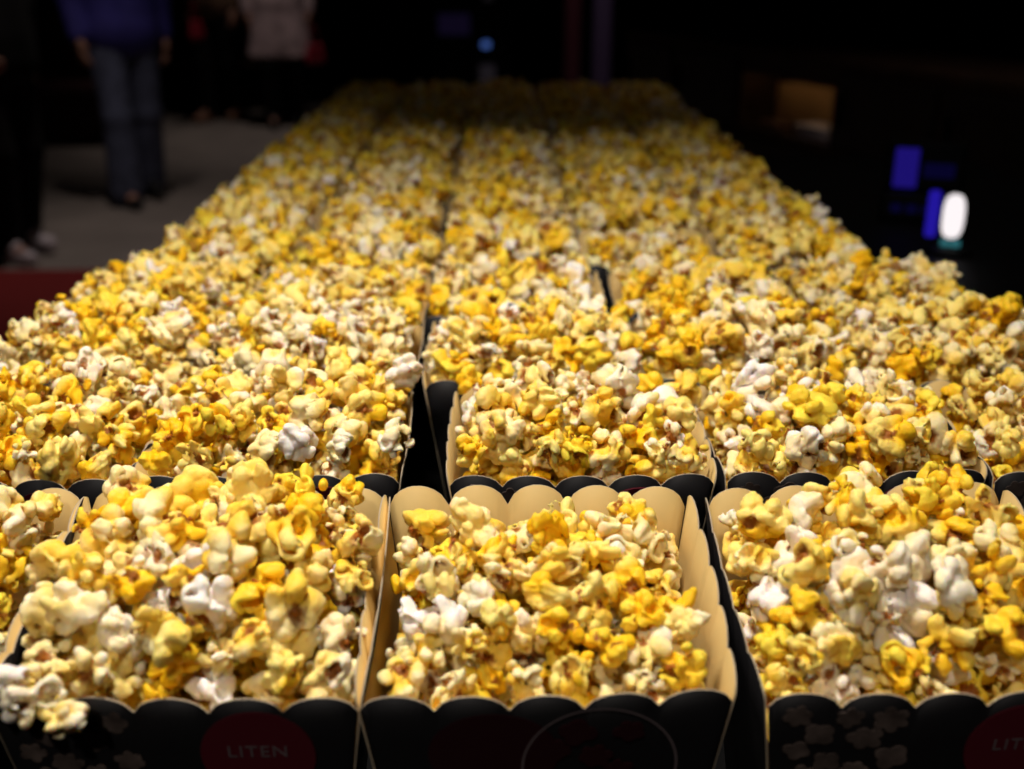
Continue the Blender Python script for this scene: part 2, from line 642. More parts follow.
# ------------------------------------------------------------------ popcorn heaps: drop kernels into every box
np_rng = np.random.default_rng(11)


def heap(r, c):
    """kernels (local x, y, z above rim, radius) piled up to a domed surface"""
    g = np_rng
    bu = BACK_UP if r == 0 else BACK_LOW
    hw, hd = W_TOP / 2 - 0.003, D_TOP / 2 - 0.003
    edge, top, over = 0.013, g.uniform(0.022, 0.032), 0.008
    if r == 0:
        edge, top, over = {0: (0.006, .024, 0), 1: (0.009, .024, .004), 2: (-0.004, .020, 0), 3: (0.006, .026, .002), 4: (.006, .024, 0)}[c]
    elif r < 3:
        edge, top, over = 0.008, g.uniform(0.020, 0.027), 0.006
    else:
        edge, top, over = 0.007, g.uniform(0.009, 0.017), 0.004
    if (r, c) in ((3, 2), (3, 3), (5, 1), (5, 2)):
        over = -0.002
    if (r, c) in ((4, 3), (1, 4), (0, 4)):          # boxes filled less, their rims show
        edge, over = edge - 0.013, 0
    base0 = -0.038

    def dome(x, y):
        u, v = x / hw, y / hd
        t = (v + 1) / 2
        return edge + bu * 0.72 * t + top * np.clip(1 - np.abs(u) ** 3.2, 0, 1) ** 0.8 * np.clip(1 - np.abs(v) ** 3.2, 0, 1) ** 0.8
    S = np.zeros((420, 5))
    n = miss = 0
    while n < 420 and miss < 22:
        rad = g.uniform(0.0072, 0.0106) if g.random() < 0.8 else g.uniform(0.0058, 0.0076)
        K = 18
        x = g.uniform(-hw - over + rad, hw + over - rad, K)
        y = g.uniform(-hd - over + rad, hd + over - rad, K)
        z = np.full(K, base0) + bu * 0.6 * (y / hd + 1) / 2 + rad
        if n:
            s = S[:n]
            d2 = (x[:, None] - s[None, :, 0]) ** 2 + (y[:, None] - s[None, :, 1]) ** 2
            rr = (s[:, 3] + rad) ** 2
            zz = np.where(d2 < rr, s[:, 2] + np.sqrt(np.maximum(rr - d2, 0)), -9)
            z = np.maximum(z, zz.max(1))
        # a kernel beyond the rim must lie above it
        sc = z - dome(x, y)
        rim = np.clip((y / hd + 1) / 2, 0, 1) * bu
        zn = np.minimum(z - rim, 0)
        mg = 1.15 * rad
        bad = ((np.abs(x) + mg > W_TOP / 2 + 0.135 * zn) | (np.abs(y) + mg > D_TOP / 2 + 0.118 * zn)) & (z < rim + 0.45 * rad)
        sc = sc + bad * 1.0
        k = int(np.argmin(sc))
        if sc[k] > -0.002:
            miss += 1
            continue
        # room up to the card walls, so that no kernel pokes through
        wall = min(W_TOP / 2 + 0.135 * zn[k] - abs(x[k]), D_TOP / 2 + 0.118 * zn[k] - abs(y[k])) if z[k] < rim[k] + 0.3 * rad else 9
        S[n] = (x[k], y[k], z[k], rad, wall)
        n += 1
    return S[:n]


PX = []          # world x, y, z, radius, box index
for bi, (r, c, bx, by, rz) in enumerate(BOXES):
    s = heap(r, c)
    if r > 3:
        s[:, 0] *= SQUEEZE
    ca, sa = math.cos(rz), math.sin(rz)
    PX.append(np.column_stack([bx + s[:, 0] * ca - s[:, 1] * sa, by + s[:, 0] * sa + s[:, 1] * ca, Z0 + s[:, 2], s[:, 3], np.full(len(s), bi), s[:, 4]]))
# kernels tumbled over the front rim and hanging over edges
extra = [(-0.183, 0.359, Z0 + 0.004, .0098, 1), (-0.172, 0.354, Z0 - 0.002, .0068, 1), (-0.194, 0.357, Z0 + 0.008, .0095, 1),
         (-0.060, 0.660, Z0 + 0.026, .0085, 6), (-0.061, 0.585, Z0 + 0.012, .0090, 6)]
PX.append(np.array([e + (9.0,) for e in extra]))
PX = np.concatenate(PX)

# what can be seen of every kernel from the camera and from a step to either side
def frame_of(loc, pitch, yaw):
    M = (Matrix.Translation(loc) @ Matrix.Rotation(-yaw, 4, 'Z') @ Matrix.Rotation(math.pi / 2 - pitch, 4, 'X')).inverted()
    return np.array(M)


def visible(M, rs, scale=0.5, wide=1.0):
    f = F_PX * scale / wide
    Wd, Ht = int(1024 * scale), int(769 * scale)
    p = np.column_stack([PX[:, :3], np.ones(len(PX))]) @ M.T
    z = -p[:, 2]
    u = Wd / 2 + f * p[:, 0] / z
    v = Ht / 2 - f * p[:, 1] / z
    pr = f * PX[:, 3] * rs / z
    idb = -np.ones((Ht, Wd), np.int32)
    zb = np.full((Ht, Wd), 1e9)
    for i in np.argsort(z):
        if z[i] < 0.05:
            continue
        x0, x1 = max(0, int(u[i] - pr[i])), min(Wd, int(u[i] + pr[i]) + 2)
        y0, y1 = max(0, int(v[i] - pr[i])), min(Ht, int(v[i] + pr[i]) + 2)
        if x0 >= x1 or y0 >= y1:
            continue
        yy, xx = np.ogrid[y0:y1, x0:x1]
        q = ((xx - u[i]) ** 2 + (yy - v[i]) ** 2) / max(pr[i], 0.6) ** 2
        zz = np.where(q < 1, z[i] - PX[i, 3] * np.sqrt(np.maximum(1 - q, 0)), 1e9)
        sub = zb[y0:y1, x0:x1]
        w_ = zz < sub
        sub[w_] = zz[w_]
        idb[y0:y1, x0:x1][w_] = i
    cnt = np.bincount(idb[idb >= 0], minlength=len(PX))
    return cnt / scale ** 2, pr / scale


VIS, PXR = visible(frame_of((0, 0, CAM_Z), PITCH, YAW), 1.0)
keep = visible(frame_of((0, 0, CAM_Z), PITCH, YAW), 0.85)[0] > 0
for loc, pt, yw in (((-0.45, 0.0, CAM_Z + 0.1), PITCH, R(22)), ((0.45, 0.0, CAM_Z + 0.1), PITCH, R(-22)), ((0, 0.15, CAM_Z + 0.55), R(44), 0)):
    keep |= visible(frame_of(loc, pt, yw), 0.95, 0.4, 1.35)[0] > 0

# tint of each kernel: clusters of buttered and plain ones
def field(x, y, s):
    return (math.sin(x * 61 + s) + math.sin(y * 53 + 1.7 * s) + math.sin((x + y) * 37 + 2.9 * s) + math.sin((x - y) * 83 - s)) / 4


tint = np.zeros(len(PX), int)
for i in range(len(PX)):
    x, y = PX[i, 0], PX[i, 1]
    far = min(1, max(0, (y - 0.9) / 0.8))
    q = 0.57 + 0.27 * field(x, y, 0.8) + 0.06 * far + np_rng.normal() * 0.25
    tint[i] = int(min(4, max(0, q * 5)))
tint[-5:] = (1, 1, 0, 0, 1)
shape = np_rng.integers(0, NSHAPE, len(PX))
quat = np_rng.normal(size=(len(PX), 4))
quat /= np.linalg.norm(quat, axis=1)[:, None]
size = PX[:, 3] * np_rng.uniform(1.28, 1.52, len(PX))
size = np.minimum(size, np.maximum(PX[:, 3] * 0.8, PX[:, 5] / 1.22))
stretch = np_rng.uniform(0.86, 1.14, (len(PX), 3))


def qmat(q):
    a, b, c, d = q
    return np.array([[1 - 2 * (c * c + d * d), 2 * (b * c - a * d), 2 * (b * d + a * c)],
                     [2 * (b * c + a * d), 1 - 2 * (b * b + d * d), 2 * (c * d - a * b)],
                     [2 * (b * d - a * c), 2 * (c * d + a * b), 1 - 2 * (b * b + c * c)]])


order = np.argsort(-VIS)
single = set(int(i) for i in order[:300])
ZONE = {0: 'leftmost front box', 1: 'LITEN badge front box', 2: 'middle front box', 3: 'front box right of middle', 4: 'rightmost front box'}
PM = []
for s in range(NSHAPE):
    V, Q, h, b = SHAPES[HI][s]
    PM.append(mesh_np('popcorn', V, Q, [PMATS[0]], {'hull': h, 'butter_glow': b}))

# strips from the front rim backwards, counted from the left: gives every kernel a place one can find
place = {}
for bi in sorted(set(int(PX[i, 4]) for i in single)):
    mem = sorted((i for i in single if int(PX[i, 4]) == bi), key=lambda i: PX[i, 1])
    ns = 9
    for k in range(0, len(mem), ns):
        for j, i in enumerate(sorted(mem[k:k + ns], key=lambda i: PX[i, 0])):
            place[i] = (k // ns, j, bi)
LOOK = [('ragged', 'lumpy', 'curly')[s % 3] for s in range(NSHAPE)]
for i in sorted(single):
    o = bpy.data.objects.new('popcorn', PM[shape[i]])
    COL.objects.link(o)
    M3 = Matrix(qmat(quat[i]).tolist()) @ Matrix.Diagonal(Vector((size[i] * stretch[i]).tolist()))
    o.matrix_world = Matrix.Translation(Vector(PX[i, :3].tolist())) @ M3.to_4x4()
    o.material_slots[0].link = 'OBJECT'
    o.material_slots[0].material = PMATS[tint[i]]
    k, j, bi = place[i]
    r, c = BOXES[bi][:2]
    zone = ZONE[c] if r == 0 else '%s, %s' % (ROWN[r].replace(' back', ''), COLN[c].replace(' from', '').replace(' column', ''))
    tag(o, '%s %s popcorn, %s from left, %s strip behind rim, %s' % (TINTS[tint[i]][0], LOOK[shape[i]], ORD[j], ORD[k], zone),
        'popcorn', 'popcorn kernels heaped in the nearest boxes')

# all the other kernels: one object
Vs, Qs, Hs, Bs, Ms = [], [], [], [], []
base = 0
for i in range(len(PX)):
    if i in single or not keep[i]:
        continue
    d = PXR[i] * 2
    cell = MID if VIS[i] > 60 and d > 21 else LOW if VIS[i] > 12 and d > 13 else VLOW if VIS[i] > 0 else TINY
    V, Q, h, b = SHAPES[cell][shape[i]]
    Vs.append((V * (size[i] * stretch[i])) @ qmat(quat[i]).T + PX[i, :3])
    Qs.append(Q + base)
    Hs.append(h); Bs.append(b)
    Ms.append(np.full(len(Q), tint[i]))
    base += len(V)
# lumpy filling underneath, inside every box
for r, c, bx, by, rz in BOXES:
    n = 20
    u = np.linspace(-1, 1, n)
    U, Vv = np.meshgrid(u, u, indexing='ij')
    Zf = -0.040 + 0.6 * (BACK_UP if r == 0 else BACK_LOW) * (Vv + 1) / 2 + 0.006 * np.abs(np.sin(U * 11 + bx * 9) * np.sin(Vv * 9 + by * 7))
    Lx, Ly = U * (W_TOP / 2 - 0.0095) * (SQUEEZE if r > 3 else 1), Vv * (D_TOP / 2 - 0.0085)
    ca, sa = math.cos(rz), math.sin(rz)
    Vs.append(np.column_stack([(bx + Lx * ca - Ly * sa).ravel(), (by + Lx * sa + Ly * ca).ravel(), (Z0 + Zf).ravel()]))
    ii = np.arange(n * n).reshape(n, n)
    Q = np.stack([ii[:-1, :-1], ii[1:, :-1], ii[1:, 1:], ii[:-1, 1:]], -1).reshape(-1, 4)
    Qs.append(Q + base)
    Hs.append(np.zeros(n * n)); Bs.append(np.full(n * n, 0.6))
    Ms.append(np.full(len(Q), 3))
    base += n * n
Vs, Qs, Hs, Bs, Ms = map(np.concatenate, (Vs, Qs, Hs, Bs, Ms))
rest = link('popcorn_heaps', mesh_np('popcorn_heaps', Vs, Qs, PMATS, {'hull': Hs, 'butter_glow': Bs}, True, Ms))
tag(rest, 'yellow and white popcorn filling all the boxes farther back', 'popcorn', kind='stuff')
print('POPCORN', len(PX), 'kept', int(keep.sum()), 'visible', int((VIS > 0).sum()), 'quads', len(Qs), 'min vis of singles', VIS[order[299]])

# ------------------------------------------------------------------ the lamp over the table
lamp = empty('pendant_lamp', LAMP_POS)
m_shade = mat('black lamp shade', (0.01, 0.01, 0.01), 0.4)
m_bulb = mat('lamp glass', (0.9, 0.85, 0.75), 0.3, emit=LAMP_COL, estr=6)
MB().lathe([(0.012, 0.20), (0.035, 0.19), (0.06, 0.12), (0.16, 0.03), (0.17, 0.0), (0.164, 0.0), (0.154, 0.03), (0.055, 0.115), (0.03, 0.18)]).build('shade', m_shade, lamp, True)
MB().lathe([(0.0001, 0.075), (0.05, 0.07), (0.09, 0.055), (0.10, 0.045), (0.09, 0.035), (0.0001, 0.03)]).build('diffuser', m_bulb, lamp, True)
MB().tube([(0, 0, 0.19), (0, 0, 3.2 - LAMP_POS[2])], 0.004).build('cord', m_shade, lamp)
ld = bpy.data.lights.new('lamp_light', 'SPOT')
ld.spot_size = R(104); ld.spot_blend = 1.0; ld.shadow_soft_size = 0.09; ld.energy = LAMP_WATT; ld.color = LAMP_COL
lo = bpy.data.objects.new('lamp_light', ld)
COL.objects.link(lo)
lo.parent = lamp
lo.location = (0, 0, -0.02)
lo.rotation_euler = (R(4), 0, 0)
tag(lamp, 'black pendant lamp hanging over the popcorn boxes', 'lamp')

for x, y, wt in DOWNLIGHTS:
    d = empty('ceiling_downlight', (x, y, 3.2))
    MB().lathe([(0.09, -0.001), (0.10, -0.012), (0.075, -0.014), (0.06, 0.0)]).build('ring', m_blackm, d, True)
    MB().lathe([(0.0001, -0.004), (0.06, -0.004)]).build('lens', mat('downlight lens', (.9, .8, .7), .3, emit=(1, .85, .75), estr=2), d)
    sd = bpy.data.lights.new('downlight', 'SPOT')
    sd.energy = wt; sd.spot_size = R(75); sd.spot_blend = 0.9; sd.shadow_soft_size = 0.06; sd.color = (1, 0.84, 0.76)
    so = bpy.data.objects.new('downlight', sd)
    COL.objects.link(so)
    so.parent = d
    so.location = (0, 0, -0.02)
    tag(d, 'small round downlight in black ceiling over the %s' % ('dark brown cabinet, added to brighten it' if x > 0 else 'nearer grey floor' if y < 8 else 'farther grey floor'), 'ceiling light')


fl = empty('added_fill_spot', FILL_POS)  # unseen lamp, added to lift the dark box fronts
MB().lathe([(0.05, 0.0), (0.06, -0.12), (0.05, -0.12), (0.04, -0.02)]).build('housing', m_blackm, fl, True)
sd = bpy.data.lights.new('fill_light', 'SPOT')
sd.energy = FILL_WATT; sd.spot_size = R(48); sd.spot_blend = 0.8; sd.shadow_soft_size = 0.05; sd.color = LAMP_COL
so = bpy.data.objects.new('fill_light', sd)
COL.objects.link(so)
so.parent = fl
so.location = (0, 0, -0.13)
so.rotation_euler = (Vector((0.0, 0.55, 1.05)) - Vector(FILL_POS)).to_track_quat('-Z', 'Y').to_euler()
tag(fl, 'unseen fill spotlight added to brighten the front of the popcorn counter', 'ceiling light')


# ------------------------------------------------------------------ people
def sdf_mesh(name, caps, cell, k, m, parent, cuts=()):
    """caps: (a, b, ra, rb) round cones, smoothly joined into one surface"""
    A = np.array([c[0] for c in caps] + [c[1] for c in caps], float)
    rm = max(max(c[2], c[3]) for c in caps)
    lo_, hi_ = A.min(0) - rm - 4 * cell, A.max(0) + rm + 4 * cell
    n = np.ceil((hi_ - lo_) / cell).astype(int) + 1
    F = np.full(n, 1.0, np.float32)
    axs = [lo_[i] + np.arange(n[i]) * cell for i in range(3)]
    for a, b, ra, rb in caps:
        a, b = np.array(a, float), np.array(b, float)
        mg = max(ra, rb) + k + 3 * cell
        i0 = np.maximum(0, ((np.minimum(a, b) - mg - lo_) / cell).astype(int))
        i1 = np.minimum(n, ((np.maximum(a, b) + mg - lo_) / cell).astype(int) + 2)
        X, Y, Z = np.meshgrid(*[axs[i][i0[i]:i1[i]] for i in range(3)], indexing='ij')
        P = np.stack([X, Y, Z], -1)
        ab = b - a
        t = np.clip(((P - a) @ ab) / max(ab @ ab, 1e-9), 0, 1)
        d = np.linalg.norm(P - a - t[..., None] * ab, axis=-1) - (ra + (rb - ra) * t)
        sl = tuple(slice(i0[i], i1[i]) for i in range(3))
        G = F[sl]
        h = np.clip(0.5 + 0.5 * (G - d) / k, 0, 1)
        F[sl] = G + (d - G) * h - k * h * (1 - h)
    for p, nrm in cuts:
        X, Y, Z = np.meshgrid(*axs, indexing='ij')
        F = np.maximum(F, (X - p[0]) * nrm[0] + (Y - p[1]) * nrm[1] + (Z - p[2]) * nrm[2])
    V, Q = surface_nets(F, lo_, cell)
    return link(name, mesh_np(name, V, Q, [m]), parent)


def hand_caps(wr, d, side, nrm):
    """palm and five fingers; d along the hand, side towards the thumb, nrm out of the palm"""
    wr, d, side, nrm = (Vector(v) for v in (wr, d, side, nrm))
    c = []
    for s in (-1, 0, 1):
        c.append((wr + side * s * .012, wr + d * .085 + side * s * .026, .017, .013))
    for q, (off, ln) in enumerate(((.034, .072), (.012, .082), (-.011, .076), (-.032, .060))):
        p0 = wr + d * .082 + side * off
        p1 = p0 + (d * .9 + nrm * .25).normalized() * ln * .5
        p2 = p1 + (d * .7 + nrm * .7).normalized() * ln * .5
        c += [(p0, p1, .0105, .0095), (p1, p2, .0095, .008)]
    t0 = wr + d * .025 + side * .022
    t1 = t0 + (d * .6 + side * .75 + nrm * .2).normalized() * .045
    t2 = t1 + (d * .9 + side * .15 + nrm * .3).normalized() * .035
    c += [(t0, t1, .0135, .011), (t1, t2, .011, .0085)]
    return c


def person(loc, face, label, jacket_m, trouser_m, shoe_m, skin_m, hair_m, hem=0.80, stride=0.16, hand_f=(0.30, 0.02), flare=0.0, coat=False, h=1.0, thick=1.0):
    """faces -Y before rotation by face"""
    root = empty('person', loc, face)
    root.scale = (h, h, h)
    hipz, kz, az = 0.92, 0.50, 0.085
    T = thick
    hips = {s: (s * 0.095, 0, hipz) for s in (-1, 1)}
    ank = {-1: (-0.10, -stride, az), 1: (0.10, stride, az + 0.015)}
    kne = {s: (s * 0.10, ank[s][1] * 0.5 - 0.045, kz) for s in (-1, 1)}
    sh = {s: (s * 0.185, 0.01, 1.43) for s in (-1, 1)}
    el = {-1: (-0.25, 0.03 - hand_f[0] * 0.12, 1.14), 1: (0.25, 0.05 - hand_f[1] * 0.12, 1.13)}
    wrs = {s: (s * 0.245, el[s][1] - hand_f[0 if s < 0 else 1] * 0.75, 0.895 + hand_f[0 if s < 0 else 1] * 0.28) for s in (-1, 1)}
    # body: one continuous surface
    c = [((0, 0, 0.98), (0, 0.01, 1.18), .115, .105), ((-.06, 0, 1.18), (-.08, 0.01, 1.36), .10, .105), ((.06, 0, 1.18), (.08, 0.01, 1.36), .10, .105),
         ((0, .02, 1.42), (0, 0.0, 1.55), .058, .052),
         ((0, -.012, 1.62), (0, 0.005, 1.685), .070, .088), ((0, -.035, 1.575), (0, -.03, 1.62), .050, .062),
         ((0, -.098, 1.652), (0, -.118, 1.622), .010, .014), ((-.03, -.09, 1.58), (.03, -.09, 1.58), .009, .009),
         ((-.088, .01, 1.63), (-.09, .012, 1.665), .014, .016), ((.088, .01, 1.63), (.09, .012, 1.665), .014, .016),
         ((-.045, -.085, 1.672), (-.02, -.092, 1.668), .011, .011), ((.045, -.085, 1.672), (.02, -.092, 1.668), .011, .011)]
    for s in (-1, 1):
        c += [(hips[s], kne[s], .085, .055), (kne[s], ank[s], .055, .038), (ank[s], (ank[s][0], ank[s][1] - .13, .04), .036, .03),
              ((s * .10, .01, 1.42), sh[s], .06, .055), (sh[s], el[s], .048, .040), (el[s], wrs[s], .040, .027)]
        d = (Vector(wrs[s]) - Vector(el[s])).normalized()
        side = Vector((0, -1, 0)) - d * Vector((0, -1, 0)).dot(d)
        side.normalize()
        c += hand_caps(wrs[s], d, side, Vector((-s, 0, 0)))
    sdf_mesh('body', c, 0.0125, 0.018, skin_m, root)
    # hair
    sdf_mesh('hair', [((0, .012, 1.70), (0, .035, 1.66), .099, .095), ((0, .06, 1.62), (0, .06, 1.58), .075, .06)], 0.013, 0.02, hair_m, root)
    # trousers
    c = [((-.05, 0, .95), (.05, 0, .95), .135 * T, .135 * T)]
    for s in (-1, 1):
        lowr = .062 + flare
        c += [(hips[s], kne[s], .108 * T, .080 * T), (kne[s], (ank[s][0], ank[s][1] + .012, ank[s][2] + .005), .080 * T, lowr)]
    sdf_mesh('trousers', c, 0.014, 0.03, trouser_m, root)
    # jacket or coat
    c = [((-.06, 0, 1.0), (-.09, .01, 1.38), .145 * T, .125), ((.06, 0, 1.0), (.09, .01, 1.38), .145 * T, .125),
         ((-.07, 0, hem + .1), (.07, 0, hem + .1), .145 * T, .145 * T), ((0, .03, 1.44), (0, .015, 1.50), .085, .075)]
    if coat:
        c += [((-.06, 0, 1.0), (-.10, 0, hem), .14, .17), ((.06, 0, 1.0), (.10, 0, hem), .14, .17)]
    for s in (-1, 1):
        e = Vector(el[s]); q = Vector(wrs[s])
        c += [((s * .10, .01, 1.42), sh[s], .085, .078), (sh[s], el[s], .078, .066), (el[s], tuple(e.lerp(q, .93)), .066, .050)]
    sdf_mesh('coat' if coat else 'jacket', c, 0.014, 0.03, jacket_m, root, cuts=[] if not coat else [((0, 0, hem), (0, 0, -1))])
    for s in (-1, 1):
        a = ank[s]
        g0 = a[2] - az
        sdf_mesh('shoe', [((a[0], a[1] + .045, .040 + g0), (a[0], a[1] - .15, .034 + g0), .042, .036), ((a[0], a[1] + .02, .085 + g0), (a[0], a[1] - .05, .07 + g0), .045, .04)],
                 0.01, 0.02, shoe_m, root, cuts=[((0, 0, .001 + g0), (0, 0, -1))])
    tag(root, label, 'person', 'people in the dark background')
    return root


m_skin = mat('skin', (0.45, 0.24, 0.17), 0.5)
m_hair = mat('dark hair', (0.012, 0.008, 0.006), 0.6)
m_jean = mat('blue denim', (0.085, 0.10, 0.17), 0.85, noise=0.35, scale=14)
m_blue = mat('deep blue cloth', (0.045, 0.040, 0.28), 0.8, noise=0.3, scale=9)
m_blackc = mat('black cloth', (0.004, 0.004, 0.0045), 0.9, spec=0.2)
m_pale = mat('pale pinkish cloth', (0.50, 0.38, 0.40), 0.9, noise=0.4, scale=9)
m_tan = mat('brown cloth', (0.16, 0.09, 0.055), 0.9, noise=0.3, scale=9)
m_whites = mat('white shoe leather', (0.75, 0.68, 0.74), 0.5)
m_darks = mat('black shoe leather', (0.006, 0.006, 0.007), 0.4)
m_redl = mat('red leather', (0.30, 0.010, 0.03), 0.5)


person((-2.10, 6.40, 0), R(35), 'person in blue jacket, blue jeans and dark shoes, one hand lowered', m_blue, m_jean, m_darks, m_skin, m_hair,
       hem=0.84, stride=0.10, hand_f=(0.10, 0.05), flare=0.035)
person((-2.30, 5.15, 0), R(62), 'person in black clothes and a white shoe at the left edge', m_blackc, m_blackc, m_whites, m_skin, m_hair, hem=0.80, stride=0.05, flare=0.02, thick=1.12)
person((-1.80, 9.45, 0), R(12), 'person in long pale coat and black trousers with a red bag', m_pale, m_blackc, m_darks, m_skin, m_hair, hem=0.56, stride=0.08, coat=True, hand_f=(0.05, 0.05))
person((-2.38, 9.75, 0), R(-25), 'person in brown jacket and black trousers behind the jeans wearer', m_tan, m_blackc, mat('tan shoe leather', (.25, .12, .07), .5), m_skin, m_hair, hem=0.86, stride=0.1, hand_f=(0.05, 0.1))


def bag(loc, rz, label):
    b = empty('shoulder_bag', loc, rz)
    b.scale = (.62, .62, .8)
    sdf_mesh('bag_body', [((-.09, 0, .07), (.09, 0, .07), .055, .055), ((-.08, 0, .17), (.08, 0, .17), .035, .035), ((-.085, 0, .07), (-.08, 0, .17), .05, .035), ((.085, 0, .07), (.08, 0, .17), .05, .035)],
             0.01, 0.03, m_redl, b)
    MB().tube([(-.08 + .16 * i / 14, 0, .19 + .20 * math.sin(math.pi * i / 14)) for i in range(15)], 0.008, 8).build('strap', m_redl, b, True)
    MB().box(-.02, .02, -.062, -.05, .10, .13, .003).build('clasp', m_blackm, b)
    tag(b, label, 'bag', 'red bags carried by people')


bag((-1.50, 9.32, 0.50), R(40), 'small red bag hanging beside the pale coat')
bag((-2.47, 9.42, 0.68), R(70), 'small red bag hanging beside the brown jacket')

# ------------------------------------------------------------------ far furniture on the left and in the middle
m_bench = mat('dark red upholstery', (0.045, 0.008, 0.008), 0.8, noise=0.2, scale=8)
bench = empty('bench', (-3.9, 8.7, 0))
MB().box(-1.1, 1.1, -0.3, 0.3, 0.28, 0.44, 0.04).build('seat', m_bench, bench)
MB().box(-1.1, 1.1, 0.2, 0.34, 0.44, 0.95, 0.04).build('backrest', m_bench, bench)
for sx in (-1, 1):
    for sy in (-1, 1):
        MB().box(sx * 1.0 - .03, sx * 1.0 + .03, sy * .22 - .03, sy * .22 + .03, 0, 0.28).build('leg', m_blackm, bench)
MB().box(-1.08, 1.08, -0.28, -0.26, 0.02, 0.28).build('skirt', m_bench, bench)
tag(bench, 'dark red upholstered bench in the gloom behind the jeans wearer', 'bench')

tbl = empty('low_table', (-2.35, 10.6, 0))
MB().box(-0.8, 0.5, -0.3, 0.3, 0.40, 0.44, 0.008).build('table_top', m_brown, tbl)
for sx in (-0.72, 0.42):
    for sy in (-.24, .24):
        MB().box(sx - .025, sx + .025, sy - .025, sy + .025, 0, 0.40).build('leg', m_blackm, tbl)
tag(tbl, 'low dark brown table behind the brown-jacketed person', 'table')

m_blueled = mat('blue indicator', (0.02, 0.05, 0.2), 0.3, emit=(0.14, 0.30, 1.0), estr=0.3)
m_palerefl = mat('painted pale reflection', (0.2, 0.2, 0.2), 0.4, emit=(0.75, 0.62, 0.78), estr=0.008, spec=0.0)  # glow painted in for pale reflections of the blue light
m_violet = mat('dim violet screen', (0.03, 0.02, 0.06), 0.3, emit=(0.22, 0.14, 0.55), estr=0.015, spec=0.0)
ki = empty('vending_machine', (-0.18, 10.2, 0))
MB().box(-0.42, 0.30, 0, 0.6, 0.05, 1.75, 0.02).build('cabinet', m_black, ki)
MB().box(-0.36, -0.08, -0.012, 0.002, 0.68, 0.86, 0.004).build('screen', m_violet, ki)
MB().lathe([(0.0001, 0.03), (0.03, 0.025), (0.04, 0.0), (0.03, -0.025), (0.0001, -0.03)], 0.06, -0.02, 16).build('indicator_light', m_blueled, ki, True).location = (0, 0, 0.60)
MB().box(0.0, 0.14, -0.012, 0.002, 0.27, 0.43, 0.004).build('lower_reflection', m_palerefl, ki)  # no real tray: reflection below the blue light, painted as a glow
MB().box(0.04, 0.12, -0.012, 0.002, 0.97, 1.2, 0.004).build('upper_reflection', m_palerefl, ki)  # reflection above the blue light, painted the same way
for sx in (-.36, .24):
    for sy in (.06, .54):
        MB().box(sx - .03, sx + .03, sy - .03, sy + .03, 0, 0.05).build('foot', m_blackm, ki)
tag(ki, 'black machine with a tiny blue light and dim violet screen, far behind the popcorn', 'machine')


def pillar(x, y, wd, m, label):
    p = empty('pillar', (x, y, 0))
    MB().box(-wd / 2, wd / 2, -wd / 2, wd / 2, 0.12, 3.19, 0.01).build('shaft', m, p)
    MB().box(-wd / 2 - .03, wd / 2 + .03, -wd / 2 - .03, wd / 2 + .03, 0, 0.12, 0.01).build('plinth', m_blackm, p)
    tag(p, label, 'pillar', 'slim pillars at the far end')


pillar(0.57, 9.0, 0.12, mat('dark red paint', (0.085, 0.012, 0.014), 0.6), 'slim dark red pillar beyond the far end of the popcorn')
pillar(0.80, 9.0, 0.14, mat('greyish violet paint', (0.12, 0.085, 0.13), 0.35), 'slim greyish violet pillar right of the dark red one')
pl = empty('added_pillar_spot', (0.69, 8.2, 3.2))  # unseen ceiling spot, added so that the pillars show
MB().lathe([(0.05, 0.0), (0.055, -0.10), (0.045, -0.10), (0.04, -0.02)]).build('housing', m_blackm, pl, True)
sd = bpy.data.lights.new('pillar_light', 'SPOT')
sd.energy = 60; sd.spot_size = R(55); sd.spot_blend = 0.8; sd.color = (0.9, 0.75, 1.0); sd.shadow_soft_size = 0.04
so = bpy.data.objects.new('pillar_light', sd); COL.objects.link(so); so.parent = pl
so.location = (0, 0, -0.03); so.rotation_euler = (R(18), 0, 0)
tag(pl, 'unseen ceiling spot added to light the slim pillars', 'ceiling light')

# ------------------------------------------------------------------ shelf unit on the right, seen over the popcorn
# runs from (1.43, 3.09) to (0.79, 4.92); local x along it, local y away from the camera
U = Vector((0.64, -1.83, 0)).normalized()
ang = math.atan2(U.y, U.x)
su = empty('shelf_unit', (1.43 + U.x * 0.7, 3.09 + U.y * 0.7, 0), ang)
Lu = 3.2                                   # local x from -Lu to 0
m_shelf = m_brown
MB().box(-Lu, 0, 0, 0.5, 0.97, 1.01, 0.006).build('top_board', m_shelf, su)
MB().box(-Lu, 0, 0, 0.5, 0.68, 0.715, 0.006).build('shelf_board', m_shelf, su)
MB().box(-Lu, 0, 0, 0.5, 0.0, 0.08).build('plinth', m_blackm, su)
MB().box(-Lu, 0, 0.48, 0.5, 0.08, 0.97).build('back_board', m_shelf, su)
# uprights; nearer part closed by door leaves
XS = [0.0, -0.50, -1.0, -1.53, -2.16, -2.7, -Lu]
for x in XS:
    x0 = min(max(x - .015, -Lu), -.03)
    MB().box(x0, x0 + .03, 0.002, 0.48, 0.08, 0.97).build('upright', m_shelf, su)
m_door = mat('dark door leaf', (0.022, 0.013, 0.009), 0.55, noise=0.3, scale=7)
for a, b in zip(XS[:-1], XS[1:]):
    for z0, z1 in ((0.085, 0.675), (0.72, 0.965)):
        if z0 > 0.5 and (a, b) == (-1.53, -2.16):
            continue
        dr = MB().box(b + .02, a - .02, -0.012, 0.004, z0, z1, 0.003).build('door', m_door, su)
        MB().box(b + .05, b + .06, -0.03, -0.012, (z0 + z1) / 2 - .05, (z0 + z1) / 2 + .05, 0.003).build('handle', m_blackm, dr)
MB().box(-2.145, -1.545, 0.0, 0.02, 0.915, 0.968).build('lip', m_shelf, su)  # added to hide the strip lamp from view
